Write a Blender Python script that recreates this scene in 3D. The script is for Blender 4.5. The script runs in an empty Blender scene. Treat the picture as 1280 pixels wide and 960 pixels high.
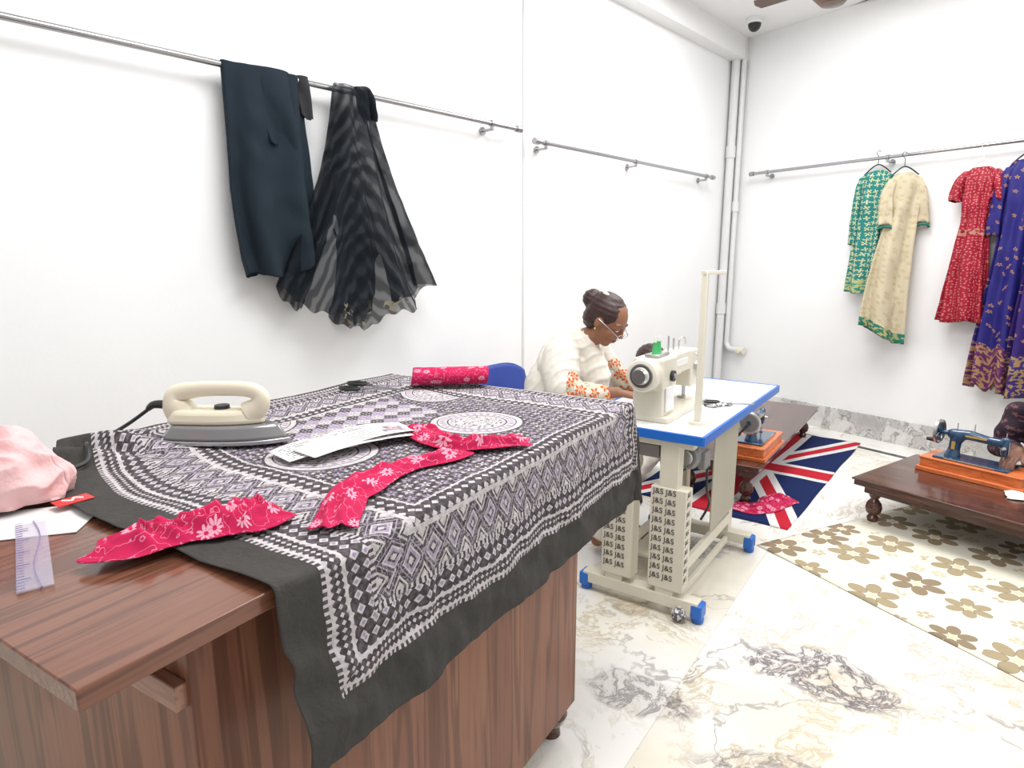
import bpy, bmesh, math, random
from math import sin, cos, pi, sqrt, atan2, radians
from mathutils import Vector, Matrix, noise
random.seed(3)
scn=bpy.context.scene
try:
    scn.view_settings.view_transform='Standard'
    scn.view_settings.look='None'
except Exception: pass
COL=bpy.context.collection
# ---------------------------------------------------------------- shader DSL
NT=None
class S:
    def __init__(s,sock): s.s=sock
    def __add__(a,b): return M('ADD',a,b)
    __radd__=__add__
    def __sub__(a,b): return M('SUBTRACT',a,b)
    def __rsub__(a,b): return M('SUBTRACT',b,a)
    def __mul__(a,b): return M('MULTIPLY',a,b)
    __rmul__=__mul__
    def __truediv__(a,b): return M('DIVIDE',a,b)
    def __lt__(a,b): return M('LESS_THAN',a,b)
    def __gt__(a,b): return M('GREATER_THAN',a,b)
def put(inp,v):
    if isinstance(v,S): NT.links.new(v.s,inp)
    elif isinstance(v,(tuple,list)):
        inp.default_value=tuple(v)+((1.0,) if len(v)==3 and len(inp.default_value)==4 else ())
    else: inp.default_value=v
def M(op,*a):
    n=NT.nodes.new('ShaderNodeMath'); n.operation=op
    for i,v in enumerate(a): put(n.inputs[i],v)
    return S(n.outputs[0])
def fr(a): return M('FRACT',a)
def ab(a): return M('ABSOLUTE',a)
def fl(a): return M('FLOOR',a)
def mn(a,b): return M('MINIMUM',a,b)
def mx(a,b): return M('MAXIMUM',a,b)
def band(e,lo,hi): return (e>lo)*(e<hi)
def mixc(f,a,b):
    n=NT.nodes.new('ShaderNodeMix'); n.data_type='RGBA'
    put(n.inputs[0],f); put(n.inputs[6],a); put(n.inputs[7],b)
    return S(n.outputs[2])
def mixf(f,a,b): return a+(b-a)*f if isinstance(a,S) else M('ADD',M('MULTIPLY',f,M('SUBTRACT',b,a)),a)
def ss(x,lo,hi):
    n=NT.nodes.new('ShaderNodeMapRange'); n.interpolation_type='SMOOTHSTEP'
    put(n.inputs[0],x); n.inputs[1].default_value=lo; n.inputs[2].default_value=hi
    return S(n.outputs[0])
def sep(v):
    n=NT.nodes.new('ShaderNodeSeparateXYZ'); put(n.inputs[0],v); return [S(o) for o in n.outputs]
def comb(x,y,z=0.0):
    n=NT.nodes.new('ShaderNodeCombineXYZ'); put(n.inputs[0],x);put(n.inputs[1],y);put(n.inputs[2],z); return S(n.outputs[0])
def coord(kind):
    n=NT.nodes.new('ShaderNodeTexCoord'); return S(n.outputs[kind])
def noi(v,scale=5,detail=3,rough=.5,dist=0,color=False):
    n=NT.nodes.new('ShaderNodeTexNoise'); put(n.inputs['Vector'],v)
    n.inputs['Scale'].default_value=scale;n.inputs['Detail'].default_value=detail
    n.inputs['Roughness'].default_value=rough;n.inputs['Distortion'].default_value=dist
    return S(n.outputs['Color' if color else 'Fac'])
def vadd(a,b,op='ADD'):
    n=NT.nodes.new('ShaderNodeVectorMath'); n.operation=op; put(n.inputs[0],a)
    if op=='SCALE': put(n.inputs[3],b)
    else: put(n.inputs[1],b)
    return S(n.outputs[0])
def white(v):
    n=NT.nodes.new('ShaderNodeTexWhiteNoise'); n.noise_dimensions='3D'; put(n.inputs[0],v); return S(n.outputs['Value']),S(n.outputs['Color'])
def voro(v,scale=5,rand=1.0,feature='F1'):
    n=NT.nodes.new('ShaderNodeTexVoronoi'); n.voronoi_dimensions='2D'; n.feature=feature
    put(n.inputs['Vector'],v); n.inputs['Scale'].default_value=scale; n.inputs['Randomness'].default_value=rand
    if feature=='DISTANCE_TO_EDGE': return S(n.outputs['Distance'])
    return S(n.outputs['Distance']),S(n.outputs['Color']),S(n.outputs['Position'])
def petals(lx,ly,R,k,wid=.20,rot=0.0):
    r=M('SQRT',lx*lx+ly*ly); th=M('ARCTAN2',ly,lx)+rot
    w=2*pi/k; ph=(fr(th/w+20.0)-.5)*w
    px=r*M('COSINE',ph)/R-.60; py=r*M('SINE',ph)/R
    d=(px/.38)*(px/.38)+(py/wid)*(py/wid)
    return d,r
def material(name,color=(.8,.8,.8),rough=.5,metal=0.,fn=None,**kw):
    global NT
    m=bpy.data.materials.new(name); m.use_nodes=True; NT=m.node_tree
    b=NT.nodes['Principled BSDF']
    d=dict(color=color,rough=rough,metal=metal); d.update(kw)
    if fn: d.update(fn())
    else:
        n=noi(coord('Object'),9,3)
        c=d['color']; d['color']=mixc(n,tuple(x*.93 for x in c),tuple(min(1,x*1.05) for x in c))
    put(b.inputs['Base Color'],d['color']); put(b.inputs['Roughness'],d['rough']); put(b.inputs['Metallic'],d['metal'])
    if 'alpha' in d: put(b.inputs['Alpha'],d['alpha'])
    if 'spec' in d: b.inputs['Specular IOR Level'].default_value=d['spec']
    if 'coat' in d: b.inputs['Coat Weight'].default_value=d['coat']; b.inputs['Coat Roughness'].default_value=.08
    if 'sub' in d: b.inputs['Subsurface Weight'].default_value=d['sub']; b.inputs['Subsurface Radius'].default_value=(.02,.008,.004)
    if 'bump' in d:
        bn=NT.nodes.new('ShaderNodeBump'); bn.inputs['Strength'].default_value=d.get('bs',.3); bn.inputs['Distance'].default_value=d.get('bd',.01)
        put(bn.inputs['Height'],d['bump']); NT.links.new(bn.outputs[0],b.inputs['Normal'])
    return m
# ---------------------------------------------------------------- materials
def f_wall():
    p=coord('Object'); n=noi(p,2.2,4); n2=noi(p,60,3)
    return dict(color=mixc(n,(.80,.805,.81),(.87,.87,.87)),rough=.55,bump=n2,bs=.12,bd=.004)
MWALL=material('painted_wall',fn=f_wall)
def f_ceil():
    n=noi(coord('Object'),3,3); return dict(color=mixc(n,(.80,.80,.80),(.84,.84,.84)),rough=.7)
MCEIL=material('ceiling_paint',fn=f_ceil)
def f_marble(sx=1.15,sy=.62,ang=.97):
    p=coord('Object'); x,y,z=sep(p)
    u=x*cos(ang)+y*sin(ang); v=y*cos(ang)-x*sin(ang)
    iu=fl(u/sx); iv=fl(v/sy)
    w,wc=white(comb(iu,iv,3.0))
    q=vadd(comb(u,v,0.0),vadd(wc,9.0,'SCALE'))
    warp=vadd(q,vadd(noi(q,1.6,4,.6,color=True),.55,'SCALE'))
    n1=noi(warp,1.1,6,.62,.4); n2=noi(warp,2.4,8,.7,.8); n3=noi(q,.9,2); n5=noi(q,1.5,3)
    gw=vadd(p,vadd(noi(p,2.5,4,.6,color=True),.30,'SCALE')); n4=noi(gw,7.5,8,.72,1.0)
    v1=(1.0-ss(ab(n1-.5),.0,.012))*ss(n3,.40,.56)
    v2=(1.0-ss(ab(n2-.52),.0,.030))*ss(n5,.44,.60)*.7
    def patch(cx,cy,rx,ry,a):
        wx,wy,_=sep(gw); dx=wx-(cx+.15); dy=wy-(cy+.15)
        a1=(dx*cos(a)+dy*sin(a))/rx; b1=(dy*cos(a)-dx*sin(a))/ry
        return 1.0-ss(a1*a1+b1*b1,.5,1.25)
    pm=mx(patch(1.06,1.97,.30,.13,-.65),mx(patch(.42,1.88,.20,.09,-.5)*.7,mx(patch(.72,1.55,.24,.09,-.3)*.6,patch(.95,2.95,.2,.1,.3)*.5)))
    dense=(1.0-ss(ab(n4-.5),.0,.070))*pm
    base=mixc(ss(noi(q,1.2,4),.44,.68),(.80,.79,.755),(.72,.665,.54))
    base=mixc(ss(noi(warp,2.0,5),.50,.72)*.45,base,(.61,.595,.555))
    base=mixc(ss(noi(warp,1.3,5),.61,.71)*.50,base,(.60,.47,.28))
    base=mixc(pm*.50,base,(.48,.45,.43))
    c=mixc(v2,base,(.46,.37,.23)); c=mixc(v1*.65,c,(.24,.22,.20)); c=mixc(dense*.90,c,(.085,.06,.08))
    g=mn(mn(fr(u/sx),1.0-fr(u/sx))*sx,mn(fr(v/sy),1.0-fr(v/sy))*sy)
    c=mixc((g<.0018)*.4,c,(.45,.43,.4))
    return dict(color=c,rough=.13)
MFLOOR=material('marble_floor',fn=f_marble)
def f_skirt():
    p=coord('Object'); w=vadd(p,vadd(noi(p,3,4,color=True),.5,'SCALE')); n=noi(w,4,7,.65,.6)
    c=mixc(ss(n,.35,.65),(.42,.41,.40),(.70,.69,.66)); c=mixc(1.0-ss(ab(n-.5),0,.02),c,(.25,.24,.22))
    return dict(color=c,rough=.2)
MSKIRT=material('marble_skirting',fn=f_skirt)
def wood(c1,c2,c3,stretch,scale=1.0,rough=.22,coat=.2,rings=26.0,spec=.4,k=.6):
    def f():
        p=coord('Object'); x,y,z=sep(p)
        q=comb(x*stretch[0],y*stretch[1],z*stretch[2])
        w=vadd(q,vadd(noi(q,.5,2,color=True),.7,'SCALE'))
        n=noi(w,1.3*scale,4,.5,.3); lines=noi(comb(x*stretch[0]*3,y*stretch[1]*5,z*stretch[2]*3),3*scale,4,.6)
        c=mixc(ss(n,.3,.7),c1,c2); c=mixc(ss(M('SINE',n*rings*1.6),.1,1.0)*k,c,c3); c=mixc(ss(lines,.45,.75)*.5,c,c3)
        return dict(color=c,rough=rough,coat=coat,spec=spec)
    return f
MWOODX=material('laminate_wood_along',fn=wood((.140,.052,.030),(.200,.083,.050),(.055,.020,.012),(.6,12,12),k=.55))
MWOODZ=material('laminate_wood_upright',fn=wood((.180,.072,.042),(.255,.112,.066),(.080,.029,.017),(9,9,.4),rough=.35,coat=.05,spec=.2,k=.6))
MWOODD=material('dark_table_wood',fn=wood((.075,.030,.022),(.13,.055,.038),(.03,.013,.010),(1.0,12,12),rough=.18))
MORANGE=material('orange_wood',fn=wood((.62,.15,.04),(.70,.20,.06),(.45,.10,.025),(2,16,16),rough=.35))
MBATTEN=material('batten_wood',fn=wood((.30,.15,.10),(.36,.20,.14),(.20,.09,.06),(12,1.5,12),rough=.4))
LA=1.41; LB=1.33
def f_batik():
    x,y,z=sep(coord('UV'))
    wob=noi(comb(x,y,0.0),14,2,color=True); wx,wy,wz=sep(wob)
    a=x+(wx-.5)*.008; b=y+(wy-.5)*.008
    ea=mn(a+.03,LA-a); eb=mn(b+.010,LB-b); isb=eb<ea
    e=mn(ea,eb); q=mixf(isb,b,a)
    def lat(q,e,p,th,asp=1.0):
        d=ab(fr(q/p)-.5)+ab(fr(e/(p*asp))-.5); return d<th
    K=(.050,.041,.046); Wt=(.54,.505,.515); L=(.32,.255,.365)
    s=a; t=b
    r45x=(s+t)*.7071; r45y=(s-t)*.7071; P=.032
    lx=fr(r45x/P)-.5; ly=fr(r45y/P)-.5
    r=M('SQRT',lx*lx+ly*ly); th=M('ARCTAN2',ly,lx)
    flw=r<(.25+.13*M('COSINE',th*5.0)); ctr=r<.09
    hsh,_=white(comb(fl(r45x/P),fl(r45y/P),1.0))
    c=mixc(flw,K,mixc(hsh>.45,Wt,L)); c=mixc(ctr,c,K)
    dots=(ab(ab(lx)-.5)+ab(ab(ly)-.5))<.17; c=mixc(dots,c,Wt)
    tw=(1.0-ss(ab(noi(comb(a,b,0.0),42,2)-.5),.0,.03)); c=mixc(tw*.6,c,mixc(hsh>.5,L,Wt))
    cx=s-.69; cy=t-.90
    Q=.052
    ck=M('MODULO',ab(fl((cx+cy)/Q)+fl((cx-cy)/Q*1.0)*2.0+30.0),3.0)
    fine=lat(cx,cy,.013,.33)
    cc=mixc(ck<.5,mixc(ck>1.5,L,K),Wt); cc=mixc(fine*.7,cc,mixc(ck<.5,Wt,K))
    c=mixc((ab(cx)<.21)*(ab(cy)<.20),c,cc)
    for (mx_,my_) in ((.445,.70),(.84,.565),(.45,1.02),(1.06,.90)):
        dx=a-mx_; dy=b-my_; rr=M('SQRT',dx*dx+dy*dy); tt=M('ARCTAN2',dy,dx)
        sc=noi(comb(dx*1.0,dy*2.0,0.0),75,2)
        mc=mixc((sc>.57)*(rr<.07),Wt,K)
        mc=mixc(band(rr,.074,.078),mc,K)
        mc=mixc(band(rr,.082,.096)*(M('SINE',tt*30.0)>.1),mc,L)
        mc=mixc(band(rr,.100,.103),mc,K); mc=mixc(rr>.118,mc,K)
        c=mixc(rr<.124,c,mc)
    c=mixc(band(e,.300,.345),c,mixc(lat(q,e,.0225,.36),K,Wt))
    c=mixc(band(e,.290,.300),c,Wt); c=mixc(band(e,.345,.350),c,Wt)
    pp=.058; mm=ab(fr(q/pp)-.5)*2.0+ab((e-.247)/.040)
    dc=mixc(mm<1.0,K,L); dc=mixc(mm<.90,dc,K); dc=mixc(mm<.70,dc,Wt); dc=mixc(mm<.58,dc,L); dc=mixc(mm<.36,dc,K); dc=mixc(mm<.2,dc,Wt)
    corner=ab(fr(q/pp+.5)-.5)*2.0+ab(ab(e-.247)-.040)/.040
    dc=mixc(corner<.66,dc,Wt); dc=mixc(corner<.50,dc,K); dc=mixc(corner<.34,dc,Wt)
    twg=(1.0-ss(ab(noi(comb(a,b,0.0),70,2)-.5),.0,.05)); dc=mixc(twg*.55,dc,Wt)
    c=mixc(band(e,.205,.290),c,dc)
    c=mixc(band(e,.195,.205),c,mixc(fr(q/.012)<.5,Wt,K))
    c=mixc(band(e,.150,.195),c,mixc(lat(q,e,.022,.40,1.02),K,mixc(lat(q,e,.022,.20,1.02),Wt,L)))
    c=mixc(band(e,.143,.150),c,Wt)
    c=mixc(band(e,.118,.143),c,mixc(lat(q,e,.0125,.36),K,Wt))
    c=mixc(band(e,.112,.118),c,Wt)
    c=mixc(band(e,.104,.112),c,mixc(fr(q/.012)<.45,K,Wt))
    fade=noi(comb(a,b,0.0),90,3); c=mixc(ss(fade,.38,.72)*.45,c,(.20,.175,.19))
    hem=noi(comb(a,b,0.0),9,4); hc=mixc(hem,(.030,.029,.028),(.075,.070,.064))
    c=mixc(e<.104,c,hc)
    return dict(color=c,rough=.9,bump=noi(comb(a,b,0.0),38,5,.6),bs=.6,bd=.012,spec=.2)
MBATIK=material('printed_cotton_shawl',fn=f_batik)
def motif(name,base,m1,m2,scale,rand=.7,pet=5,R=.28,hem=None,rough=.8,co='UV',leaf=None,lw=.03,metal=0,sparse=None):
    def f():
        x,y,z=sep(coord(co))
        if co=='Object': v=comb(x+y*.6,z+y*.3,0.0)
        else: v=comb(x,y,0.0)
        d,c_,pos=voro(v,scale,rand)
        vx,vy,_=sep(v); px,py,_=sep(pos)
        lx=(vx-px)*scale; ly=(vy-py)*scale
        hr,hg,_b=sep(c_)
        dd,r=petals(lx,ly,R*1.25,pet,.24 if pet<7 else .15,hr*6.0)
        fm=dd<1.0; cm=r<R*.24
        if sparse is not None:
            fm=fm*(hg>sparse); cm=cm*(hg>sparse)
        c=mixc(noi(v,6,3),base,tuple(k*.75 for k in base))
        if leaf:
            ln=noi(v,scale*1.6,2); c=mixc((1.0-ss(ab(ln-.5),.0,lw)),c,leaf)
        c=mixc(fm,c,m1); c=mixc(cm,c,m2)
        if hem:
            z0,z1,hc,hm=hem
            hp=mixc(noi(v,45,2)>.52,hc,hm); c=mixc(band(y,z0,z1),c,hp)
        return dict(color=c,rough=rough,metal=metal,spec=.3)
    return material(name,fn=f)
MRED=motif('crimson_floral_cloth',(.52,.012,.080),(.70,.32,.42),(.50,.010,.070),24,.9,9,.24,leaf=(.66,.20,.30),lw=.014,rough=.95,sparse=.25)
MTEAL=motif('teal_block_print',(.02,.21,.20),(.52,.54,.28),(.65,.7,.62),26,.35,4,.36,hem=(-9,-.80,(.40,.43,.18),(.02,.22,.2)))
MBEIGE=motif('beige_brocade',(.60,.53,.38),(.44,.35,.20),(.5,.4,.2),22,.8,5,.24,hem=(-9,-1.09,(.015,.17,.12),(.4,.35,.15)),leaf=(.52,.44,.29),lw=.02)
MGRTRIM=material('dark_green_trim',(.012,.15,.11),.7)
MREDD=motif('red_sequin_fabric',(.34,.006,.025),(.56,.24,.24),(.7,.45,.4),56,.6,4,.24,hem=(-.44,-.40,(.45,.22,.16),(.30,.008,.03)),rough=.5)
MBLUE=motif('indigo_gold_fabric',(.020,.016,.17),(.34,.18,.10),(.32,.05,.10),22,.8,5,.22,hem=(-9,-1.18,(.10,.02,.10),(.36,.20,.10)),rough=.5,sparse=.55)
MBLUE2=motif('violet_gold_fabric',(.034,.014,.15),(.36,.20,.10),(.02,.04,.2),20,.7,6,.22,hem=(-9,-1.26,(.04,.02,.15),(.34,.22,.10)),rough=.5,sparse=.5)
MFLORAL=motif('floral_cream_cotton',(.72,.66,.55),(.62,.12,.04),(.70,.40,.07),20,.9,5,.40,co='Object',leaf=(.25,.30,.10),lw=.02)
MDARKFL=motif('dark_patterned_cotton',(.035,.020,.032),(.20,.08,.10),(.2,.15,.12),26,.9,5,.25,co='Object')
def f_rug():
    x,y,z=sep(coord('UV'))
    F=3.7
    d1,c1,p1=voro(comb(x,y,0.0),F,.42); px,py,_=sep(p1); lx=(x-px)*F; ly=(y-py)*F
    cr,cg,cb=sep(c1)
    R=.33+.09*(cr>.5)
    dd,r=petals(lx,ly,R,6,.27,cb*6.0)
    col=mixc(cg>.4,(.35,.285,.175),(.26,.20,.13))
    base=mixc(noi(comb(x,y,0.0),5,3),(.72,.69,.585),(.67,.635,.53))
    G=7.5
    d2,c2,p2=voro(comb(x+5.3,y+2.1,0.0),G,.7); qx,qy,_=sep(p2); k2,k3,k4=sep(c2)
    d3,r2=petals((x+5.3-qx)*G,(y+2.1-qy)*G,.26,5,.30,k3*6.0)
    far=r>.46
    c=mixc((d3<1.0)*(k2>.35)*far,base,mixc(k4>.5,(.55,.475,.33),(.46,.385,.26)))
    c=mixc(dd<1.0,c,(.23,.175,.11)); c=mixc(dd<.86,c,col)
    c=mixc((r<.07),c,(.60,.53,.37))
    return dict(color=c,rough=.8,bump=noi(comb(x,y,0.0),120,2),bs=.3,bd=.004,spec=.2)
MRUG=material('daisy_print_mat',fn=f_rug)
def f_jack():
    x,y,z=sep(coord('UV'))
    u=(x-.5)*2.0; v=(y-.5)*1.0
    B=(.012,.022,.085); Wt=(.66,.65,.64); R_=(.45,.02,.035)
    d1=ab(v-u*.5)*.894; d2=ab(v+u*.5)*.894
    c=mixc(mn(d1,d2)<.085,B,Wt); c=mixc(mn(ab(v-u*.5-.0),ab(v+u*.5))*.894<.036,c,R_)
    c=mixc(mn(ab(u),ab(v))<.13,c,Wt); c=mixc(mn(ab(u),ab(v))<.08,c,R_)
    return dict(color=c,rough=.95,bump=noi(coord('Object'),150,2),bs=.4,bd=.005,spec=.1)
MJACK=material('flag_pattern_rug',fn=f_jack)
def f_chiff():
    x,y,z=sep(coord('UV'))
    n=noi(comb(x*1.0,y*.8,0.0),5.0,2,.5,.3)
    st=ss(M('SINE',(y*.8+ab(x)*1.5)*95.0+n*14.0),-.8,.6)
    hemz=band(y,-1.20,-.90)*(ab(x+.02)<.15); hp=noi(comb(x*1.0,y*1.6,0.0),24,2,.5,1.2)
    c=mixc(st,(.016,.021,.028),(.007,.009,.012)); beige=hemz*(hp>.58)
    c=mixc(beige,c,(.22,.19,.13))
    al=.62+.22*st; al=mx(al,beige*.9)
    return dict(color=c,rough=.85,alpha=al,spec=.08)
MCHIFF=material('sheer_black_chiffon',fn=f_chiff)
MNAVY=material('dark_navy_cotton',(.013,.021,.030),.9,spec=.2)
MCREAM=material('cream_enamel',(.70,.66,.55),.3)
MCREAM2=material('cream_plastic',(.74,.68,.53),.35)
MSTAND=material('stand_cream_paint',(.66,.62,.51),.4)
MWHITE=material('white_laminate',(.80,.80,.80),.25)
MPIPE=material('white_pvc',(.68,.68,.68),.35)
MBLUEP=material('blue_plastic',(.012,.13,.52),.35)
MCHAIR=material('blue_chair_plastic',(.02,.05,.28),.35)
MCHROME=material('chrome',(.40,.40,.41),.22,.9)
MSTEEL=material('brushed_steel',(.50,.50,.51),.28,.9)
MBLACKP=material('black_plastic',(.015,.015,.016),.4)
MGREY=material('grey_metal',(.25,.25,.25),.4,.4)
MTANK=material('smoked_clear_plastic',(.20,.20,.20),.12,coat=.5)
MMACH=material('blue_black_enamel',(.010,.050,.115),.18,.0,coat=.6)
MGOLD=material('gold_decal',(.65,.45,.15),.35,.6)
MPAPER=material('paper',(.76,.75,.73),.7)
def f_print():
    x,y,z=sep(coord('UV')); row=fl(y*9.0); ln=(fr(y*9.0)<.42)*(noi(comb(x*16.0,row*3.1,0.0),1,1)>.44)*(ab(x-.5)<.42)*(ab(y-.5)<.42)
    pic=band(x,.58,.95)*band(y,.2,.85); c=mixc(ln,(.80,.79,.78),(.10,.10,.11)); c=mixc(pic,c,mixc(noi(comb(x,y,0.0),9,3)>.5,(.16,.16,.19),(.62,.45,.47)))
    return dict(color=c,rough=.6)
MPRINT=material('printed_leaflet',fn=f_print)
MPRINTG=material('printed_grey_cloth',fn=lambda:dict(color=mixc(noi(coord('Object'),90,2)>.5,(.62,.6,.6),(.10,.10,.11)),rough=.8))
MPAPERB=material('wrapping_paper',(.64,.59,.49),.7)
MINK=material('ink',(.05,.05,.055),.7)
MREDTAG=material('red_tag',(.62,.03,.03),.5)
MSKIN=material('brown_skin',(.27,.115,.062),.5,sub=.08)
MSKIN2=material('dark_brown_skin',(.17,.075,.045),.5,sub=.08)
def f_hair():
    p=coord('Object'); x,y,z=sep(p); n=noi(comb(x*1.0,y*6.0,z*6.0),30,3); n2=noi(comb(x*8.0,y*40.0,z*40.0),8,3)
    return dict(color=mixc(n,(.012,.005,.004),(.055,.020,.014)),rough=.42,bump=n2,bs=.6,bd=.003)
MHAIR=material('dark_hair',fn=f_hair)
MSHAWL=material('white_cotton_shawl',fn=lambda:dict(color=mixc(noi(coord('Object'),9,3),(.74,.70,.62),(.81,.77,.70)),rough=.95,spec=.1,bump=noi(coord('Object'),14,4,.55),bs=.5,bd=.012))
MPINK=material('pink_cotton',fn=lambda:dict(color=mixc(noi(coord('Object'),9,4),(.74,.38,.39),(.80,.58,.57)),rough=.95,spec=.1,bump=noi(coord('Object'),120,3),bs=.5,bd=.004))
MLIP=material('lip',(.22,.06,.045),.4)
MEYE=material('eye_white',(.6,.56,.53),.2)
MGREEN=material('green_thread',(.05,.42,.12),.6)
MBSTONE=material('black_stone',(.02,.02,.022),.15)
MDCLOTH=material('charcoal_cotton',(.018,.018,.022),.9)
MBEL=material('grey_beige_sheet',(.40,.37,.30),.7)
MBROWN=material('brown_fan_enamel',(.10,.05,.03),.3)
def f_ruler():
    x,y,z=sep(coord('Object')); t=(fr(x/.01)<.2)*(y>.011); t2=(fr(x/.05)<.06)*(y>.004); dash=(ab(y+.005+M('SINE',x*26.0)*.005)<.0009)
    m=mx(mx(t,t2),dash*.8)
    c=mixc(m,(.66,.62,.76),(.10,.06,.24))
    return dict(color=c,rough=.05,alpha=mx(m*.9,.26))
MRULER=material('lilac_clear_plastic',fn=f_ruler)
# ---------------------------------------------------------------- mesh helpers
def link(o,parent=None):
    COL.objects.link(o)
    if parent is not None: o.parent=parent
    return o
def tag(o,label=None,cat=None,group=None,kind=None):
    if label: o['label']=label
    if cat: o['category']=cat
    if group: o['group']=group
    if kind: o['kind']=kind
    return o
def thing(name,label,cat,loc=(0,0,0),rz=0.,group=None):
    e=bpy.data.objects.new(name,None); e.empty_display_size=.05
    e.location=loc; e.rotation_euler=(0,0,rz); link(e); tag(e,label,cat,group); return e
def smooth_by_angle(me,ang=35):
    for p in me.polygons: p.use_smooth=True
    try: me.set_sharp_from_angle(angle=radians(ang))
    except Exception: pass
class MB:
    def __init__(s): s.bm=bmesh.new()
    def box(s,c,size,rot=None):
        m=Matrix.Translation(Vector(c))@(rot.to_4x4() if rot else Matrix.Identity(4))@Matrix.Diagonal((*size,1))
        bmesh.ops.create_cube(s.bm,size=1,matrix=m); return s
    def ell(s,c,r,rot=None,seg=20):
        if not hasattr(r,'__len__'): r=(r,r,r)
        m=Matrix.Translation(Vector(c))@(rot.to_4x4() if rot else Matrix.Identity(4))@Matrix.Diagonal((*r,1))
        bmesh.ops.create_uvsphere(s.bm,u_segments=seg,v_segments=max(8,seg*2//3),radius=1,matrix=m); return s
    def cyl(s,p0,p1,r0,r1=None,seg=24):
        p0=Vector(p0);p1=Vector(p1); r1=r0 if r1 is None else r1; d=p1-p0
        m=Matrix.Translation((p0+p1)/2)@d.to_track_quat('Z','Y').to_matrix().to_4x4()
        bmesh.ops.create_cone(s.bm,cap_ends=True,segments=seg,radius1=r0,radius2=r1,depth=d.length,matrix=m); return s
    def chain(s,pts,seg=14):
        for i,(p,r) in enumerate(pts):
            s.ell(p,r,seg=seg)
            if i:
                q,r0=pts[i-1]
                if (Vector(p)-Vector(q)).length>1e-4: s.cyl(q,p,r0,r,seg=seg)
        return s
    def sweep(s,pts,r,seg=10,n=6,closed=False,flat=1.0):
        P=catmull([Vector(p) for p in pts],n,closed)
        R=[r]*len(P) if not hasattr(r,'__len__') else [lerpl(r,i/(len(P)-1)) for i in range(len(P))]
        up=Vector((0,0,1)); rings=[]
        L=len(P)
        for i,p in enumerate(P):
            t=(P[(i+1)%L]-P[i-1]) if closed else (P[min(i+1,L-1)]-P[max(i-1,0)])
            t.normalize()
            if abs(t.dot(up))>.97: up=Vector((1,0,0)) if abs(t.x)<.9 else Vector((0,1,0))
            a=t.cross(up).normalized(); b=a.cross(t).normalized(); up=b
            rings.append([s.bm.verts.new(p+a*R[i]*cos(2*pi*k/seg)+b*R[i]*flat*sin(2*pi*k/seg)) for k in range(seg)])
        for i in range(L if closed else L-1):
            A=rings[i];B=rings[(i+1)%L]
            for k in range(seg): s.bm.faces.new((A[k],A[(k+1)%seg],B[(k+1)%seg],B[k]))
        if not closed:
            s.bm.faces.new(rings[0][::-1]); s.bm.faces.new(rings[-1])
        return s
    def lathe(s,prof,origin=(0,0,0),axis='Z',seg=28):
        o=Vector(origin); rings=[]
        for r,h in prof:
            ring=[]
            for k in range(seg):
                a=2*pi*k/seg; v=(r*cos(a),r*sin(a),h)
                if axis=='X': v=(h,r*cos(a),r*sin(a))
                if axis=='Y': v=(r*sin(a),h,r*cos(a))
                ring.append(s.bm.verts.new(o+Vector(v)))
            rings.append(ring)
        for A,B in zip(rings,rings[1:]):
            for k in range(seg): s.bm.faces.new((A[k],A[(k+1)%seg],B[(k+1)%seg],B[k]))
        s.bm.faces.new(rings[0][::-1]); s.bm.faces.new(rings[-1]); return s
    def prism(s,poly,z0,z1,top=1.0):
        c=Vector((sum(p[0] for p in poly)/len(poly),sum(p[1] for p in poly)/len(poly)))
        A=[s.bm.verts.new((p[0],p[1],z0)) for p in poly]
        B=[s.bm.verts.new((c.x+(p[0]-c.x)*top,c.y+(p[1]-c.y)*top,z1)) for p in poly]
        n=len(poly)
        for k in range(n): s.bm.faces.new((A[k],A[(k+1)%n],B[(k+1)%n],B[k]))
        s.bm.faces.new(A[::-1]); s.bm.faces.new(B); return s
    def obj(s,name,mat,parent=None,bevel=0,smooth=True,loc=None,label=None,seg=2):
        bmesh.ops.recalc_face_normals(s.bm,faces=s.bm.faces)
        me=bpy.data.meshes.new(name); s.bm.to_mesh(me); s.bm.free()
        me.materials.append(mat)
        if smooth: smooth_by_angle(me)
        o=bpy.data.objects.new(name,me); link(o,parent)
        if loc: o.location=loc
        if bevel:
            b=o.modifiers.new('bevel','BEVEL'); b.width=bevel; b.segments=seg; b.limit_method='ANGLE'; b.angle_limit=radians(40)
        if label: o['label']=label
        return o
    def blob(s,name,mat,parent=None,voxel=.006,it=3,fold=None,label=None):
        me=bpy.data.meshes.new(name); s.bm.to_mesh(me); s.bm.free()
        o=bpy.data.objects.new(name,me); link(o)
        r=o.modifiers.new('r','REMESH'); r.mode='VOXEL'; r.voxel_size=voxel
        if it:
            sm=o.modifiers.new('s','SMOOTH'); sm.iterations=it; sm.factor=.5
        bpy.context.view_layer.update()
        dg=bpy.context.evaluated_depsgraph_get()
        m2=bpy.data.meshes.new_from_object(o.evaluated_get(dg))
        o.modifiers.clear(); o.data=m2; bpy.data.meshes.remove(me)
        m2.materials.clear(); m2.materials.append(mat)
        if fold:
            nn=[v.normal.copy() for v in m2.vertices]
            for v,n in zip(m2.vertices,nn): v.co=v.co+n*fold(v.co)
        for p in m2.polygons: p.use_smooth=True
        if parent is not None: o.parent=parent
        if label: o['label']=label
        return o
def lerpl(r,t):
    x=t*(len(r)-1); i=min(len(r)-2,int(x)); return r[i]+(r[i+1]-r[i])*(x-i)
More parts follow.
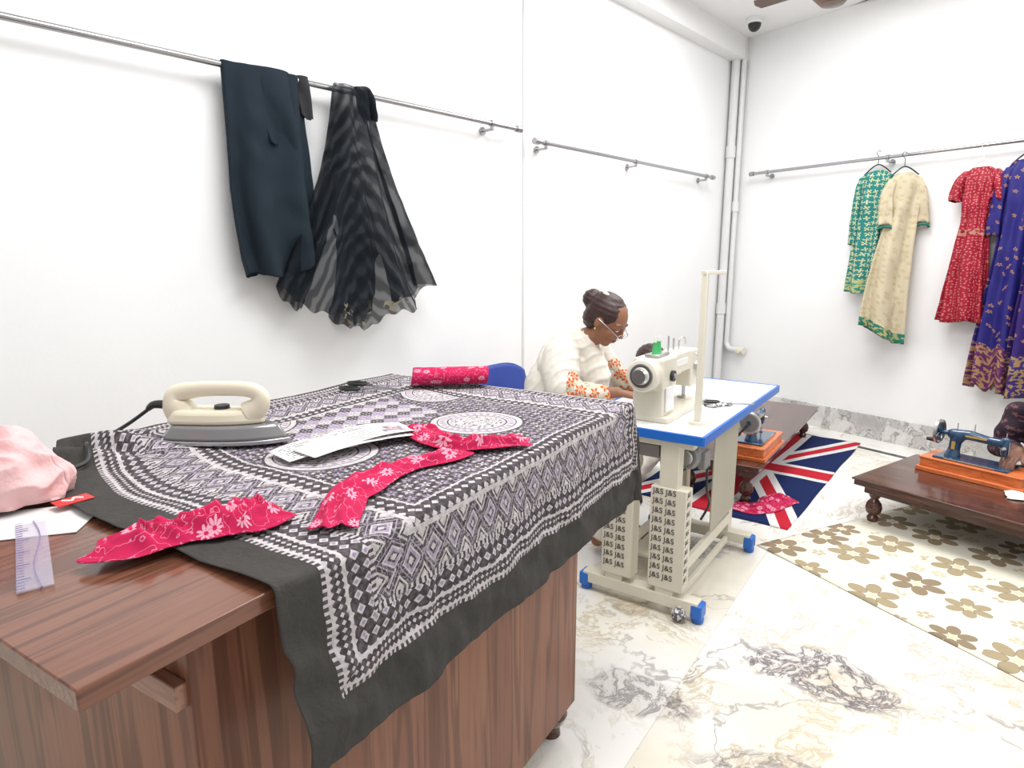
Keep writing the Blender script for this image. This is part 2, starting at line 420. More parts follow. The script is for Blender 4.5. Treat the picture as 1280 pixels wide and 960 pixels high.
def catmull(P,n,closed=False):
    if len(P)<3 and not closed: return [P[0].lerp(P[-1],i/max(1,n)) for i in range(n+1)]
    out=[]; L=len(P); rng=L if closed else L-1
    for i in range(rng):
        if closed: a,b,c,d=P[i-1],P[i],P[(i+1)%L],P[(i+2)%L]
        else: a,b,c,d=P[max(i-1,0)],P[i],P[i+1],P[min(i+2,L-1)]
        for k in range(n):
            t=k/n; out.append(.5*((2*b)+(c-a)*t+(2*a-5*b+4*c-d)*t*t+(3*b-a-3*c+d)*t**3))
    if not closed: out.append(P[-1].copy())
    return out
def grid(name,nu,nv,fpos,fuv,mat,parent=None,solid=0,label=None):
    vs=[];uvs=[]
    for j in range(nv+1):
        for i in range(nu+1):
            u=i/nu;v=j/nv; vs.append(tuple(fpos(u,v))); uvs.append(fuv(u,v))
    fs=[(j*(nu+1)+i,j*(nu+1)+i+1,(j+1)*(nu+1)+i+1,(j+1)*(nu+1)+i) for j in range(nv) for i in range(nu)]
    me=bpy.data.meshes.new(name); me.from_pydata(vs,[],fs); me.update()
    ul=me.uv_layers.new(name='UVMap')
    for lp in me.loops: ul.data[lp.index].uv=uvs[lp.vertex_index]
    for p in me.polygons: p.use_smooth=True
    me.materials.append(mat)
    o=bpy.data.objects.new(name,me); link(o,parent)
    if solid:
        m=o.modifiers.new('solid','SOLIDIFY'); m.thickness=solid; m.offset=0
    if label: o['label']=label
    return o
def N1(x,y=0,z=0): return noise.noise(Vector((x,y,z)))
def text_part(name,body,size,mat,parent,loc,rot,sp=1.0,ls=1.0):
    cu=bpy.data.curves.new(name,'FONT'); cu.body=body; cu.size=size; cu.extrude=.0004; cu.space_line=ls; cu.space_character=sp
    t=bpy.data.objects.new(name+'_tmp',cu); link(t); bpy.context.view_layer.update()
    dg=bpy.context.evaluated_depsgraph_get(); me=bpy.data.meshes.new_from_object(t.evaluated_get(dg))
    bpy.data.objects.remove(t); me.materials.clear(); me.materials.append(mat)
    o=bpy.data.objects.new(name,me); link(o,parent); o.matrix_local=Matrix.Translation(Vector(loc))@rot.to_4x4(); return o
# ---------------------------------------------------------------- frames
C=Vector((2.01,6.18,0))
LD=Vector((-.677,-.736,0)).normalized(); LN=Vector((.736,-.677,0)).normalized()
RD=Vector((.566,-.824,0)).normalized(); RN=Vector((-.824,-.566,0)).normalized()
def LW(s,off,z): return C+LD*s+LN*off+Vector((0,0,z))
def RW(s,off,z): return C+RD*s+RN*off+Vector((0,0,z))
LANG=atan2(LD.y,LD.x); RANG=atan2(-RD.y,-RD.x)
# ---------------------------------------------------------------- room
def slab(name,pts,z0,z1,mat,kind='structure'):
    o=MB().prism([tuple(p)[:2] for p in pts],z0,z1).obj(name,mat,smooth=False); tag(o,kind=kind); return o
slab('floor',[(-5,-2),(8,-2),(8,9),(-5,9)],-.1,0,MFLOOR)
LE=8.2; RE=7.0
slab('wall_left',[LW(-.25,0,0),LW(LE,0,0),LW(LE,-.2,0),LW(-.25,-.2,0)],0,3.3,MWALL)
slab('wall_back',[RW(-.2,0,0),RW(RE,0,0),RW(RE,-.2,0),RW(-.2,-.2,0)],0,3.3,MWALL)
slab('ceiling',[LW(-.3,-.2,0),LW(LE,-.2,0),RW(RE,-.2,0)+Vector((-.5,-1.5,0)),RW(RE,-.2,0),RW(-.3,-.2,0)],3.3,3.4,MCEIL)
slab('trim_1',[LW(0,0,0),LW(LE,0,0),LW(LE,.12,0),LW(0,.12,0)],3.12,3.3,MCEIL)
slab('trim_2',[LW(2.86,0,0),LW(2.875,0,0),LW(2.875,.006,0),LW(2.86,.006,0)],0,3.12,MPIPE)
slab('baseboard_back',[RW(0,0,0),RW(RE,0,0),RW(RE,.018,0),RW(0,.018,0)],0,.19,MSKIRT)
slab('baseboard_left',[LW(0,0,0),LW(LE,0,0),LW(LE,.018,0),LW(0,.018,0)],0,.19,MSKIRT)
slab('trim_3',[RW(.9,.30,0),RW(5,.30,0),RW(5,.35,0),RW(.9,.35,0)],0,.002,MBSTONE)
e1=Vector((.566,.824,0)).normalized(); e2=Vector((-.824,.566,0)).normalized()
q0=Vector((1.385,1.355,0))
slab('trim_4',[q0,q0+e1*.70,q0+e1*.70-e2*.1,q0-e2*.1],0,.002,MBSTONE)
t=thing('drain_pipe','tall white plastic drain pipe running up the room corner','pipe',LW(.11,.05,0))
MB().cyl((0,0,0),(0,0,3.12),.036).obj('pipe_run',MPIPE,t)
for z in (.9,2.3): MB().cyl((0,0,z),(0,0,z+.1),.043).obj('pipe_coupling',MPIPE,t)
t=thing('water_pipe','slim white water pipe with elbow and capped valve','pipe',RW(.12,.045,0),RANG)
MB().sweep([(0,0,3.3),(0,0,2),(0,0,.75),(0,0,.63),(-.03,0,.58),(-.08,0,.57),(-.15,0,.565)],.024,seg=14).obj('pipe_run',MPIPE,t)
MB().cyl((0,0,1.83),(0,0,1.92),.032).obj('pipe_coupling',MPIPE,t)
MB().cyl((-.12,0,.565),(-.20,0,.565),.032).obj('valve',MCREAM,t)
MB().cyl((-.17,0,.565),(-.17,.06,.565),.016).obj('valve_knob',MCREAM,t)
t=thing('security_camera','small dark dome security camera fixed to the ceiling','camera',(1.95,5.60,3.3))
MB().lathe([(.001,0),(.065,0),(.065,-.03),(.055,-.04),(.001,-.04)]).obj('mount',MWHITE,t)
MB().ell((0,0,-.045),(.05,.05,.055)).obj('lens_dome',MBLACKP,t)
t=thing('ceiling_fan','brown three-bladed ceiling fan hanging from a rod','fan',(2.02,4.42,3.06))
MB().lathe([(.001,.075),(.05,.075),(.11,.05),(.125,.02),(.12,-.03),(.07,-.08),(.001,-.09)]).obj('motor_housing',MBROWN,t)
MB().cyl((0,0,.07),(0,0,.24),.013).obj('down_rod',MBROWN,t)
MB().lathe([(.001,.24),(.06,.24),(.04,.18),(.001,.18)]).obj('ceiling_canopy',MBROWN,t)
for k in range(3):
    a=k*2*pi/3+radians(14); R=Matrix.Rotation(a,3,'Z')@Matrix.Rotation(.12,3,'X')
    b=MB().prism([(.09,-.02),(.20,-.05),(.50,-.06),(.52,0),(.50,.06),(.20,.05),(.09,.02)],.047,.053).obj('blade',MBROWN,t,bevel=.001)
    b.rotation_euler=R.to_euler()
# ---------------------------------------------------------------- rails
def rail(s0,s1,z,brs,label,F,ang):
    t=thing('clothes_rail',label,'rail',F(s0,.08,z),ang)
    L=(s1-s0) if F is LW else -(s1-s0)
    MB().cyl((0,0,0),(L,0,0),.0125).obj('tube',MCHROME,t)
    for x in (0,L):
        MB().lathe([(.001,-.02),(.019,-.02),(.019,.02),(.001,.02)],(x,0,0),'X').obj('end_cap',MCHROME,t)
    for b in brs:
        x=(b-s0)*(1 if F is LW else -1)
        MB().cyl((x,-.078,-.03),(x,-.070,-.03),.022).cyl((x,-.075,-.03),(x,0,-.03),.008).cyl((x,0,-.035),(x,0,0),.011).lathe([(.001,-.011),(.018,-.011),(.018,.011),(.001,.011)],(x,0,0),'X').obj('bracket',MCHROME,t)
rail(3.0,6.4,2.14,(3.22,4.40,5.7),'long chrome clothes rail fixed to the white wall',LW,LANG)
rail(.50,2.84,2.095,(.62,1.73,2.75),'short empty chrome clothes rail fixed to the wall',LW,LANG)
rail(.30,3.6,2.14,(.45,1.45,2.4,3.4),'chrome clothes rail on the wall carrying hanging dresses',RW,RANG)
# ---------------------------------------------------------------- cutting counter
A=Vector((-.4316,.5637,0)); TANG=atan2(.854,.52)
t=thing('cutting_counter','large brown wood-grain cutting counter with overhanging top','counter',A,TANG)
LS=1.49; WT=.92; TZ=.98
MB().box((LS/2,WT/2,TZ-.0125),(LS,WT,.025)).obj('worktop',MWOODX,t,bevel=.002)
MB().box((.73,.46,.5225),(1.16,.78,.865)).obj('cabinet_body',MWOODZ,t,bevel=.002)
MB().box((.165,.066,.5225),(.035,.012,.865)).obj('stile',MWOODZ,t,bevel=.002)
MB().box((.141,.18,.855),(.018,.22,.036)).obj('batten',MBATTEN,t,bevel=.002,label='pale wooden batten under the overhang')
for (x,y) in ((.21,.12),(1.25,.12),(.21,.80),(1.25,.80)):
    MB().lathe([(.001,.09),(.045,.09),(.05,.07),(.04,.045),(.028,.03),(.03,.0),(.001,0)],(x,y,0)).obj('foot',MWOODD,t)
def sl(tt): 
    return .225+.165*max(0,(max(tt,0)-.45)/.47)**1.5
HF=.315
def shawl_pos(u,v):
    a=u*LA; b=v*LB; tt=b-HF; s=a+sl(tt); z=TZ+.006
    s=min(s,LS+.24)
    es=max(0,s-LS-.004); et=(-.004-tt) if tt<-.004 else (tt-WT-.004 if tt>WT+.004 else 0)
    sg=-1 if tt<0 else 1
    et=max(0,et)
    bs=min(s,LS+.004); bt=min(max(tt,-.004),WT+.004)
    r=sqrt(es*es+et*et); x=bs;y=bt
    wr=N1(s*5,tt*5,1)*.003+abs(N1(s*2.3+tt*3,tt*2.5,7))*.005+max(0,N1(s*9+tt*4,tt*3,4))*.004
    g=math.exp(-(((s-.44)/.12)**2+((tt-.80)/.12)**2)); wr+=g*(.022+.02*sin(55*s+25*tt))
    ed=max(0,1-(s-sl(tt))/.08); wr+=ed*abs(sin(tt*15+1.0))*.006
    z+=max(-.0005,wr)
    if r>0:
        R=.012; ang=min(r/R,pi/2); h=R*sin(ang); dr=R*(1-cos(ang)); rest=max(0,r-R*pi/2)
        ds,dt=es/r,et/r*sg
        k=sin(2*atan2(et,es)) if es>0 and et>0 else 0
        endf=max(0,min(1,(LS-s)/.25)) if es<=0 else 0
        wave=.5+.5*sin(s*13+2*sin(s*7)+tt*9) if et>=es else .5+.5*sin(tt*24+1)
        wv=N1(s*7,tt*7,5); w2=N1(s*26,tt*18,9); w3=N1(s*13+tt*11,tt*15,12)
        h+=rest*(.03+(.035*wave+.06*wv)*(.35+.65*endf)+.10*k)+(.007*w2+.006*w3)*min(1,rest*9)
        dr+=rest*(.985-.05*k)+.04*rest*N1(s*9,2,2)
        x+=ds*h; y+=dt*h; z=z*1.0-dr
        x+=.005*w2*min(1,rest*9)
        if et>0 and es<=0: x+=.10*rest*max(0,1-a/.25)-.25*rest*max(0,.35-rest/.3)*max(0,1-a/.12)
    return (x,y,z)
e=thing('patterned_shawl','black, white and lilac block-print cotton shawl spread over the counter','cloth',A,TANG)
grid('cloth_sheet',330,300,shawl_pos,lambda u,v:(u*LA,v*LB),MBATIK,e,solid=.0012)
# ---------------------------------------------------------------- things on the counter
CZ=TZ+.014
t=thing('steam_iron','cream electric iron with dark clear tank resting on the shawl','iron',(-.660,1.420,CZ),radians(-4))
xs=[.155,.145,.128,.105,.08,.05,.02,-.02,-.06,-.10,-.125,-.132]
ys=[.0,.013,.026,.038,.047,.054,.058,.060,.060,.057,.048,.03]
sole=[(x,-y) for x,y in zip(xs,ys)]+[(x,y) for x,y in list(zip(xs,ys))[:0:-1]]
MB().prism(sole,0,.010).obj('soleplate',MSTEEL,t,bevel=.002)
MB().prism([(x*.98,y*.97) for x,y in sole],.010,.042,.84).obj('water_tank',MTANK,t,bevel=.006)
MB().prism([(x*.80-.018,y*.74) for x,y in sole],.042,.074,.84).obj('housing',MCREAM2,t,bevel=.010,seg=3)
MB().sweep([(-.092,0,.055),(-.106,0,.082),(-.100,0,.106),(-.05,0,.117),(.02,0,.120),(.070,0,.117),(.092,0,.104),(.088,0,.082),(.066,0,.064)],[.030,.026,.018,.0140,.0135,.0140,.015,.018,.024],seg=18,flat=1.25).obj('handle',MCREAM2,t)
MB().cyl((.0,0,.068),(.0,0,.082),.018,.016).obj('dial',MBLACKP,t)
MB().sweep([(-.125,0,.080),(-.16,0,.080),(-.18,.005,.068)],[.011,.009,.006]).obj('cord_sleeve',MBLACKP,t)
MB().sweep([(-.175,.004,.070),(-.225,.0,.035),(-.255,-.05,.010),(-.24,-.12,.006),(-.20,-.17,.035),(-.175,-.21,.010),(-.2,-.28,.002)],.0042,n=10).obj('cord',MBLACKP,t)
def crumple(name,path,w,z0,amp,mat,label,cat,seed=0,nu=90,nv=24,freq=9,tw=3,own=None):
    P=[Vector((x,y,0)) for x,y in path]; Q=catmull(P,max(2,nu//(len(P)-1))); L=len(Q)-1
    def fp(u,v):
        i=min(L,int(round(u*L))); p=Q[i]; tg=(Q[min(i+1,L)]-Q[max(i-1,0)]).normalized(); n=Vector((-tg.y,tg.x,0))
        ww=w*(1+.45*N1(u*3.5,seed,0)+.10*N1(u*8,seed,4)); 
        x=(v-.5)*ww
        a=v*tw+2.0*N1(u*3,seed+3,1)+seed; rg=(.5+.5*cos(2*pi*a))**1.6
        d=.5+.5*N1(p.x*freq*1.3+n.x*x*freq,p.y*freq*1.3+n.y*x*freq,seed*1.7)
        cr=(1-abs(N1(u*7+seed,v*3,7))*2.2); c2=(1-abs(N1(p.x*26+n.x*x*40,p.y*26+n.y*x*40,seed))*2.5)
        h=rg*.42*(.3+.7*d)+d*.42+.20*max(0,cr)+.10*max(0,c2)
        ev=min(v,1-v)*2; eu=min(u,1-u)*6
        q=p+n*(x*(1-.15*d))+tg*(.016*N1(v*4,seed,u*3))
        sv=lambda t:t*t*(3-2*t)
        return (q.x,q.y,z0+amp*h*(.10+.90*sv(min(1,ev*1.8)))*(.3+.7*min(1,eu)))
    o=grid(name,L,nv,fp,lambda u,v:(u*L*.0035+seed*.13,v*w+seed*.21),mat,own,solid=.0012)
    if own is None: tag(o,label,cat)
    return o
crumple('fabric_scrap',[(-.590,.885),(-.55,.882),(-.50,.905),(-.455,.945),(-.415,.975),(-.40,1.0)],.130,CZ,.040,MRED,'crumpled crimson floral fabric strip at the shawl edge','fabric',1,nv=34)
crumple('fabric_scrap',[(-.275,.925),(-.280,.99),(-.285,1.06),(-.262,1.15),(-.215,1.22),(-.15,1.28),(-.11,1.33)],.085,CZ,.024,MRED,'long crimson floral fabric strip trailing over the shawl','fabric',2,nv=34)
crumple('fabric_scrap',[(-.235,1.50),(-.195,1.44),(-.13,1.355),(-.07,1.365),(-.02,1.38),(.03,1.40)],.090,CZ+.004,.034,MRED,'knotted crimson floral fabric strip beside the printed papers','fabric',3,nv=34)
t=thing('fabric_roll','rolled crimson and white floral fabric lying on the shawl','fabric',(-.205,2.075,CZ+.030),radians(8))
def rollp(u,v):
    a=v*2*pi*2.1; r=.027+.0052*v*2.1+ .002*N1(u*8,a,3); return ((u-.5)*.245+.004*sin(a),r*1.35*cos(a),r*.80*sin(a)+.002)
grid('rolled_cloth',40,60,rollp,lambda u,v:(u*.25,v*.6),MRED,t,solid=.002)
t=thing('magazine','open printed leaflets with white pages lying on the shawl','paper',(-.355,1.385,CZ+.002),radians(42))
for k,(x,y,w,h,r,m) in enumerate(((-.09,.01,.16,.10,.05,MPRINT),(.055,.012,.20,.13,-.10,MPRINT),(-.045,-.022,.18,.085,.14,MPAPER),(.05,-.012,.17,.07,.02,MPRINT))):
    def fp(u,v,x=x,y=y,w=w,h=h,r=r,k=k):
        a=(u-.5)*w;b=(v-.5)*h; return (x+a*cos(r)-b*sin(r),y+a*sin(r)+b*cos(r),.002+k*.004+.010*sin(u*pi)*(.5+.5*v))
    grid('page',14,6,fp,lambda u,v:(u,v),m,t,solid=.0006)
def scissors(loc,rz,label):
    t=thing('scissors',label,'scissors',loc,rz)
    for s in (-1,1):
        MB().sweep([(-.085+.034*cos(a),s*.022+.018*sin(a),.004+.004*s) for a in [i*pi/5 for i in range(10)]],.0055,n=3,seg=8,closed=True).obj('handle_loop',MBLACKP,t)
        MB().prism([(-.052,s*.016),(-.045,s*.020),(.0,s*.006+.003),(.10,-s*.001+.001),(.0,s*.0-.004*s),(-.02,s*.004)],.002+.003*(s>0),.005+.003*(s>0)).obj('scissor_blade',MSTEEL,t)
    MB().cyl((0,0,.001),(0,0,.011),.005).obj('pivot_screw',MSTEEL,t)
scissors((-.43,1.985,CZ+.004),radians(-22),'black-handled tailor scissors lying on the far side of the shawl')
# pink bundle
t=thing('folded_pink_cloth','bundled soft pink cloth piled at the counter end','cloth',(-.89,1.07,TZ+.012))
def pinkp(u,v,R=.122,H=.130):
    th=2*pi*u; rho=v
    ph=rho*pi/2
    n=Vector((cos(th)*sin(ph),sin(th)*sin(ph)*.9,cos(ph)))
    q=Vector((n.x*R,n.y*R,n.z*H))
    w=Vector((N1(q.x*7,q.y*7,q.z*7+3),N1(q.x*7+7,q.y*7,q.z*7),N1(q.x*7,q.y*7+5,q.z*7)))*.07
    s1=cos(((q.z*1.0+q.x*.5)+w.x)*75); s2=(1-abs(noise.noise((q+w)*20+Vector((3,1,2))))*2.0)
    k=.007*s1+.012*s2-.012+.035*N1(q.x*6,q.y*6,q.z*6+9)
    p=q+n*k
    return (p.x,p.y,max(0.0,p.z if rho<.97 else 0))
grid('cloth_heap',170,90,pinkp,lambda u,v:(u,v),MPINK,t,solid=.001)
t=thing('paper_sheet','white paper sheet lying under the pink bundle','paper',(-.80,.97,TZ+.001),radians(20))
MB().prism([(-.12,-.06),(.10,-.070),(.12,.06),(-.10,.07)],0,.0012).obj('sheet',MPAPER,t,smooth=False)
t=thing('paper_tag','small red and white card tag beside the pink bundle','tag',(-.757,1.045,TZ+.012),radians(55))
MB().box((0,0,.001),(.055,.034,.0015)).obj('card',MREDTAG,t)
MB().sweep([(-.014,.007,.002),(-.004,-.004,.002),(.004,.006,.002),(.014,-.005,.002)],.0022).obj('white_mark',MPAPER,t)
t=thing('plastic_ruler','clear lilac plastic ruler lying on the bare wood top','ruler',(-.695,.865,TZ+.003),atan2(.215,-.165))
MB().box((0,0,.0015),(.27,.040,.003)).obj('blade',MRULER,t,bevel=.0008)
# ---------------------------------------------------------------- industrial sewing table
S0=Vector((.70,2.26,0)); SANG=atan2(.824,.566)
t=thing('sewing_table','white-topped industrial sewing table with blue edge on cream steel stand','table',S0,SANG)
MB().box((.6,.275,.745),(1.19,.54,.030)).obj('tabletop',MWHITE,t,bevel=.004)
for c_,s_ in (((.0,.275,.744),(.012,.555,.036)),((1.2,.275,.744),(.012,.555,.036)),((.6,0,.744),(1.2,.012,.036)),((.6,.55,.744),(1.2,.012,.036))):
    MB().box(c_,s_).obj('edge_band',MBLUEP,t,bevel=.002,label='bright blue edging strip')
for (x,y) in ((.045,.13),(.045,.35),(.80,.13),(.80,.35)):
    MB().box((x,y,.40),(.055,.075,.64)).obj('post',MSTAND,t,bevel=.003)
for x in (.045,.80):
    MB().box((x,.24,.065),(.06,.50,.05)).obj('foot_bar',MSTAND,t,bevel=.004)
    MB().box((x,.24,.71),(.05,.40,.025)).obj('top_bar',MSTAND,t,bevel=.003)
    for y in (-.005,.485):
        MB().box((x,y,.052),(.066,.045,.058)).cyl((x,y,0),(x,y,.03),.024).obj('foot_cap',MBLUEP,t,bevel=.008,seg=3,label='blue plastic levelling foot')
MB().box((.42,.10,.16),(.75,.022,.05)).obj('cross_bar',MSTAND,t,bevel=.003)
MB().box((.42,.38,.16),(.75,.022,.04)).obj('cross_bar',MSTAND,t,bevel=.003)
MB().box((.42,.10,.05),(.70,.02,.03)).obj('cross_bar',MSTAND,t,bevel=.003)
MB().box((.60,.080,.47),(.36,.006,.50)).obj('side_sheet',MBEL,t,bevel=.002,label='grey-beige side sheet under the top')
RT=Matrix(((0,0,-1),(-1,0,0),(0,1,0)))
for (y,w) in ((.125,.145),(.335,.135)):
    MB().box((.045,y,.325),(.070,w,.42)).obj('paper_wrap',MPAPERB,t,bevel=.004,label='printed paper wrapped around the post')
    text_part('wrap_lettering','\n'.join(['J&S J&S']*10),.032,MINK,t,(.0085,y+w/2-.010,.508),RT,1.0,1.22)
text_part('wrap_lettering','QUALITY',.036,MINK,t,(.0075,.425,.53),Matrix(((0,0,-1),(0,1,0),(1,0,0)))@Matrix.Rotation(pi,3,'Z'))
RS=Matrix(((1,0,0),(0,0,-1),(0,1,0)))
for k in range(10):
    text_part('wrap_lettering','J&S',.027,MINK,t,(.018,.052,.508-.039*k),RS)
MB().lathe([(.001,0),(.045,0),(.056,.02),(.056,.10),(.042,.12),(.001,.12)],(.13,.105,.635),'X').box((.19,.105,.66),(.10,.10,.07)).box((.19,.05,.62),(.07,.03,.07)).obj('motor',MGREY,t,bevel=.004)
MB().lathe([(.001,0),(.03,0),(.022,.008),(.03,.016),(.001,.016)],(.105,.105,.635),'X').obj('motor_pulley',MSTEEL,t)
MB().sweep([(.20,.04,.60),(.18,.03,.50),(.24,.035,.42),(.22,.06,.35)],.005).obj('motor_cable',MBLACKP,t)
MB().sweep([(.10,.20,.69),(.09,.19,.60),(.12,.17,.53),(.18,.12,.57)],.004).obj('motor_cable',MBLACKP,t)
MB().box((.42,.30,.09),(.26,.20,.015)).obj('treadle',MSTAND,t,bevel=.003)
MB().box((.05,.24,.665),(.03,.12,.05)).obj('switch_box',MGREY,t,bevel=.003)
# machine head
m=thing('industrial_sewing_machine','cream industrial lockstitch sewing machine set in the white table','sewing machine',S0+Vector((0,0,.76)),SANG)
MB().box((.36,.27,.012),(.50,.18,.024)).obj('bed',MCREAM,m,bevel=.004)
b=MB(); b.prism([(.112,.205),(.112,.335),(.245,.335),(.245,.205)],.01,.235,.92); b.box((.315,.27,.212),(.42,.100,.080)).box((.185,.27,.195),(.15,.13,.120))
b.prism([(.465,.215),(.465,.325),(.575,.325),(.575,.215)],.090,.250,.95); b.cyl((.085,.27,.195),(.13,.27,.195),.060); b.ell((.26,.27,.155),(.035,.035,.035)).ell((.30,.27,.243),(.2,.040,.018)).box((.30,.27,.185),(.18,.08,.05))
b.blob('arm_casting',MCREAM,m,.004,4)
MB().lathe([(.001,.030),(.03,.030),(.035,.040),(.060,.047),(.066,.055),(.066,.073),(.05,.083),(.001,.083)],(0,.27,.195),'X').obj('handwheel',MCREAM,m)
MB().lathe([(.001,.018),(.028,.018),(.033,.029),(.001,.033)],(0,.27,.195),'X').obj('wheel_hub',MSTEEL,m)
MB().lathe([(.044,.040),(.047,.040),(.050,.046),(.044,.046),(.044,.040)],(0,.27,.195),'X').obj('wheel_ring',MGREY,m)
MB().cyl((.545,.27,.12),(.545,.27,.03),.005).obj('needle_bar',MSTEEL,m)
MB().cyl((.525,.27,.12),(.525,.27,.035),.005).box((.525,.275,.030),(.03,.03,.008)).obj('presser_foot',MSTEEL,m)
MB().lathe([(.001,0),(.02,0),(.02,-.012),(.008,-.03),(.001,-.03)],(.52,.216,.18),'Y').obj('tension_dial',MSTEEL,m)
MB().box((.35,.219,.215),(.14,.004,.028)).obj('name_plate',MPAPER,m,bevel=.001)
MB().cyl((.20,.208,.18),(.20,.192,.18),.022).obj('stitch_dial',MBLACKP,m)
MB().cyl((.20,.193,.18),(.20,.188,.18),.012).obj('dial_cap',MSTEEL,m)
MB().box((.18,.202,.09),(.08,.008,.10)).obj('side_cover',MWHITE,m,bevel=.002)
for x,h in ((.32,.325),(.38,.31)): MB().cyl((x,.27,.24),(x,.27,h),.004).obj('thread_post',MSTEEL,m)
MB().sweep([(.45,.27,.24),(.45,.27,.295),(.48,.26,.305),(.5,.26,.275)],.003).obj('thread_guide',MSTEEL,m)
MB().sweep([(.50,.215,.24),(.495,.200,.22),(.50,.205,.16),(.515,.210,.13)],.002).obj('take_up_lever',MSTEEL,m)
MB().box((.20,.27,.262),(.12,.06,.012)).obj('top_plate',MSTEEL,m,bevel=.003)
ts=thing('thread_stand','tall cream thread stand beside the sewing machine','thread stand',S0+e1*.185+e2*.085+Vector((0,0,.76)),SANG)
MB().cyl((0,0,0),(0,0,.012),.035).obj('base',MCREAM,ts)
MB().box((0,0,.30),(.024,.024,.59)).obj('pole',MCREAM,ts,bevel=.003)
MB().box((.035,-.02,.592),(.11,.022,.014),Matrix.Rotation(-.5,3,'Z')).cyl((.075,-.04,.585),(.075,-.04,.60),.016).obj('top_arm',MCREAM,ts,bevel=.002)
for i,(x,y) in enumerate(((.175,.27),(.225,.275))):
    s=thing('thread_spool','small green thread spool standing on the machine top','thread spool',S0+e1*x+e2*y+Vector((0,0,.76+.268)),SANG,group='green thread spools')
    MB().lathe([(.001,0),(.014,0),(.012,.004),(.010,.02),(.008,.040),(.010,.045),(.001,.045)]).obj('wound_thread',MGREEN,s)
    MB().cyl((0,0,.045),(0,0,.065),.005).obj('core',MPAPER,s)
scissors(S0+e1*.60+e2*.07+Vector((0,0,.762)),SANG-1.1,'small black-handled scissors lying on the white sewing tabletop')
pp=S0+e1*.50+e2*.14
crumple('cloth_offcut',[(pp.x,pp.y),(pp.x+.05,pp.y+.03),(pp.x+.11,pp.y+.04)],.05,.762,.012,MPRINTG,'small grey cloth offcut on the white sewing tabletop','fabric',21,nu=30,nv=12)
b=MB().ell((0,0,.028),.028,seg=16)
o=b.blob('cloth_ball',MPRINTG,None,.004,1,fold=lambda c:.007*N1(c.x*60,c.y*60,c.z*60)); o.location=(.655,2.30,0.003); tag(o,'small crumpled ball of printed cloth by the stand foot','cloth')
# ---------------------------------------------------------------- hand crank machines
def handmachine(loc,rz,label,K=.90):
    m=thing('hand_sewing_machine',label,'sewing machine',loc,rz,group='vintage hand-crank sewing machines')
    MB().box((0,0,.012),(.50,.235,.024)).box((0,0,.045),(.47,.205,.05)).box((0,0,.074),(.48,.215,.012)).obj('wooden_base',MORANGE,m,bevel=.004,label='varnished orange wooden base')
    ps=[]
    ps.append(MB().box((0,0,.086),(.39,.18,.014)).obj('bed',MMACH,m,bevel=.004))
    b=MB(); b.chain([((-.12,0,.09),.045),((-.115,0,.14),.032),((-.11,0,.19),.033),((-.09,0,.225),.036)]).chain([((-.13,0,.228),.032),((-.04,0,.238),.030),((.06,0,.228),.024),((.13,0,.228),.024)]).chain([((.14,0,.245),.023),((.14,0,.19),.023),((.14,0,.165),.018)])
    ps.append(b.blob('arm_casting',MMACH,m,.005,4))
    ps.append(MB().lathe([(.058,-.006),(.068,-.010),(.076,-.006),(.076,.006),(.068,.010),(.058,.006),(.058,-.006)],(-.205,0,.228),'X').obj('wheel_rim',MSTEEL,m))
    w=MB().cyl((-.215,0,.228),(-.15,0,.228),.014)
    for k in range(5):
        a=k*2*pi/5; w.cyl((-.205,0,.228),(-.205,.062*cos(a),.228+.062*sin(a)),.005,seg=8)
    ps.append(w.obj('wheel_spokes',MMACH,m))
    ps.append(MB().sweep([(-.215,.0,.228),(-.23,.03,.18),(-.235,.05,.155)],.007).cyl((-.235,.05,.155),(-.29,.05,.155),.013,.011).obj('crank_handle',MBLACKP,m))
    ps.append(MB().cyl((.14,0,.17),(.14,0,.10),.005).box((.14,0,.097),(.025,.02,.005)).obj('needle_bar',MSTEEL,m))
    ps.append(MB().box((.163,0,.205),(.004,.032,.075)).obj('face_plate',MSTEEL,m,bevel=.001))
    ps.append(MB().lathe([(.001,0),(.014,0),(.006,-.02),(.001,-.02)],(.14,-.020,.20),'Y').obj('tension_knob',MSTEEL,m))
    for x,z in ((-.02,.31),(-.11,.30),(.14,.29)): ps.append(MB().cyl((x,0,z-.06),(x,0,z),.003).obj('spool_pin',MSTEEL,m))
    for c_,s_ in (((.0,-.029,.236),(.11,.003,.012)),((-.11,-.034,.165),(.02,.004,.05)),((.0,-.091,.088),(.26,.002,.004))): ps.append(MB().box(c_,s_).obj('gold_decoration',MGOLD,m))
    for o in ps: o.scale=(K,K,K); o.location=(-.01,0,.08*(1-K))
    return m
TH=.24
handmachine((2.50,3.30,TH+.006),atan2(-.824,.566),'blue-black vintage hand-crank machine on orange base, low table')
handmachine((1.50,3.80,TH+.006),SANG,'vintage hand-crank machine on orange base on far low bench')
def lowtable(loc,rz,L,W,label,name='low_table'):
    t=thing(name,label,'table',loc,rz)
    MB().box((L/2,W/2,TH-.0225),(L,W,.035)).box((L/2,W/2,TH-.005),(L+.02,W+.02,.010)).obj('top',MWOODD,t,bevel=.004)
    MB().box((L/2,W/2,TH-.06),(L-.08,W-.08,.045)).obj('apron',MWOODD,t,bevel=.002)
    for x in (.08,L-.08):
        for y in (.08,W-.08):
            MB().lathe([(.001,TH-.08),(.03,TH-.08),(.028,TH-.10),(.018,.125),(.036,.10),(.042,.075),(.036,.05),(.02,.035),(.03,.02),(.026,0),(.001,0)],(x,y,0)).obj('foot',MWOODD,t)
    return t
lowtable((1.85,3.30,.006),atan2(-.824,.566),1.25,.72,'low dark wooden table with turned bulb feet standing on floral mat')
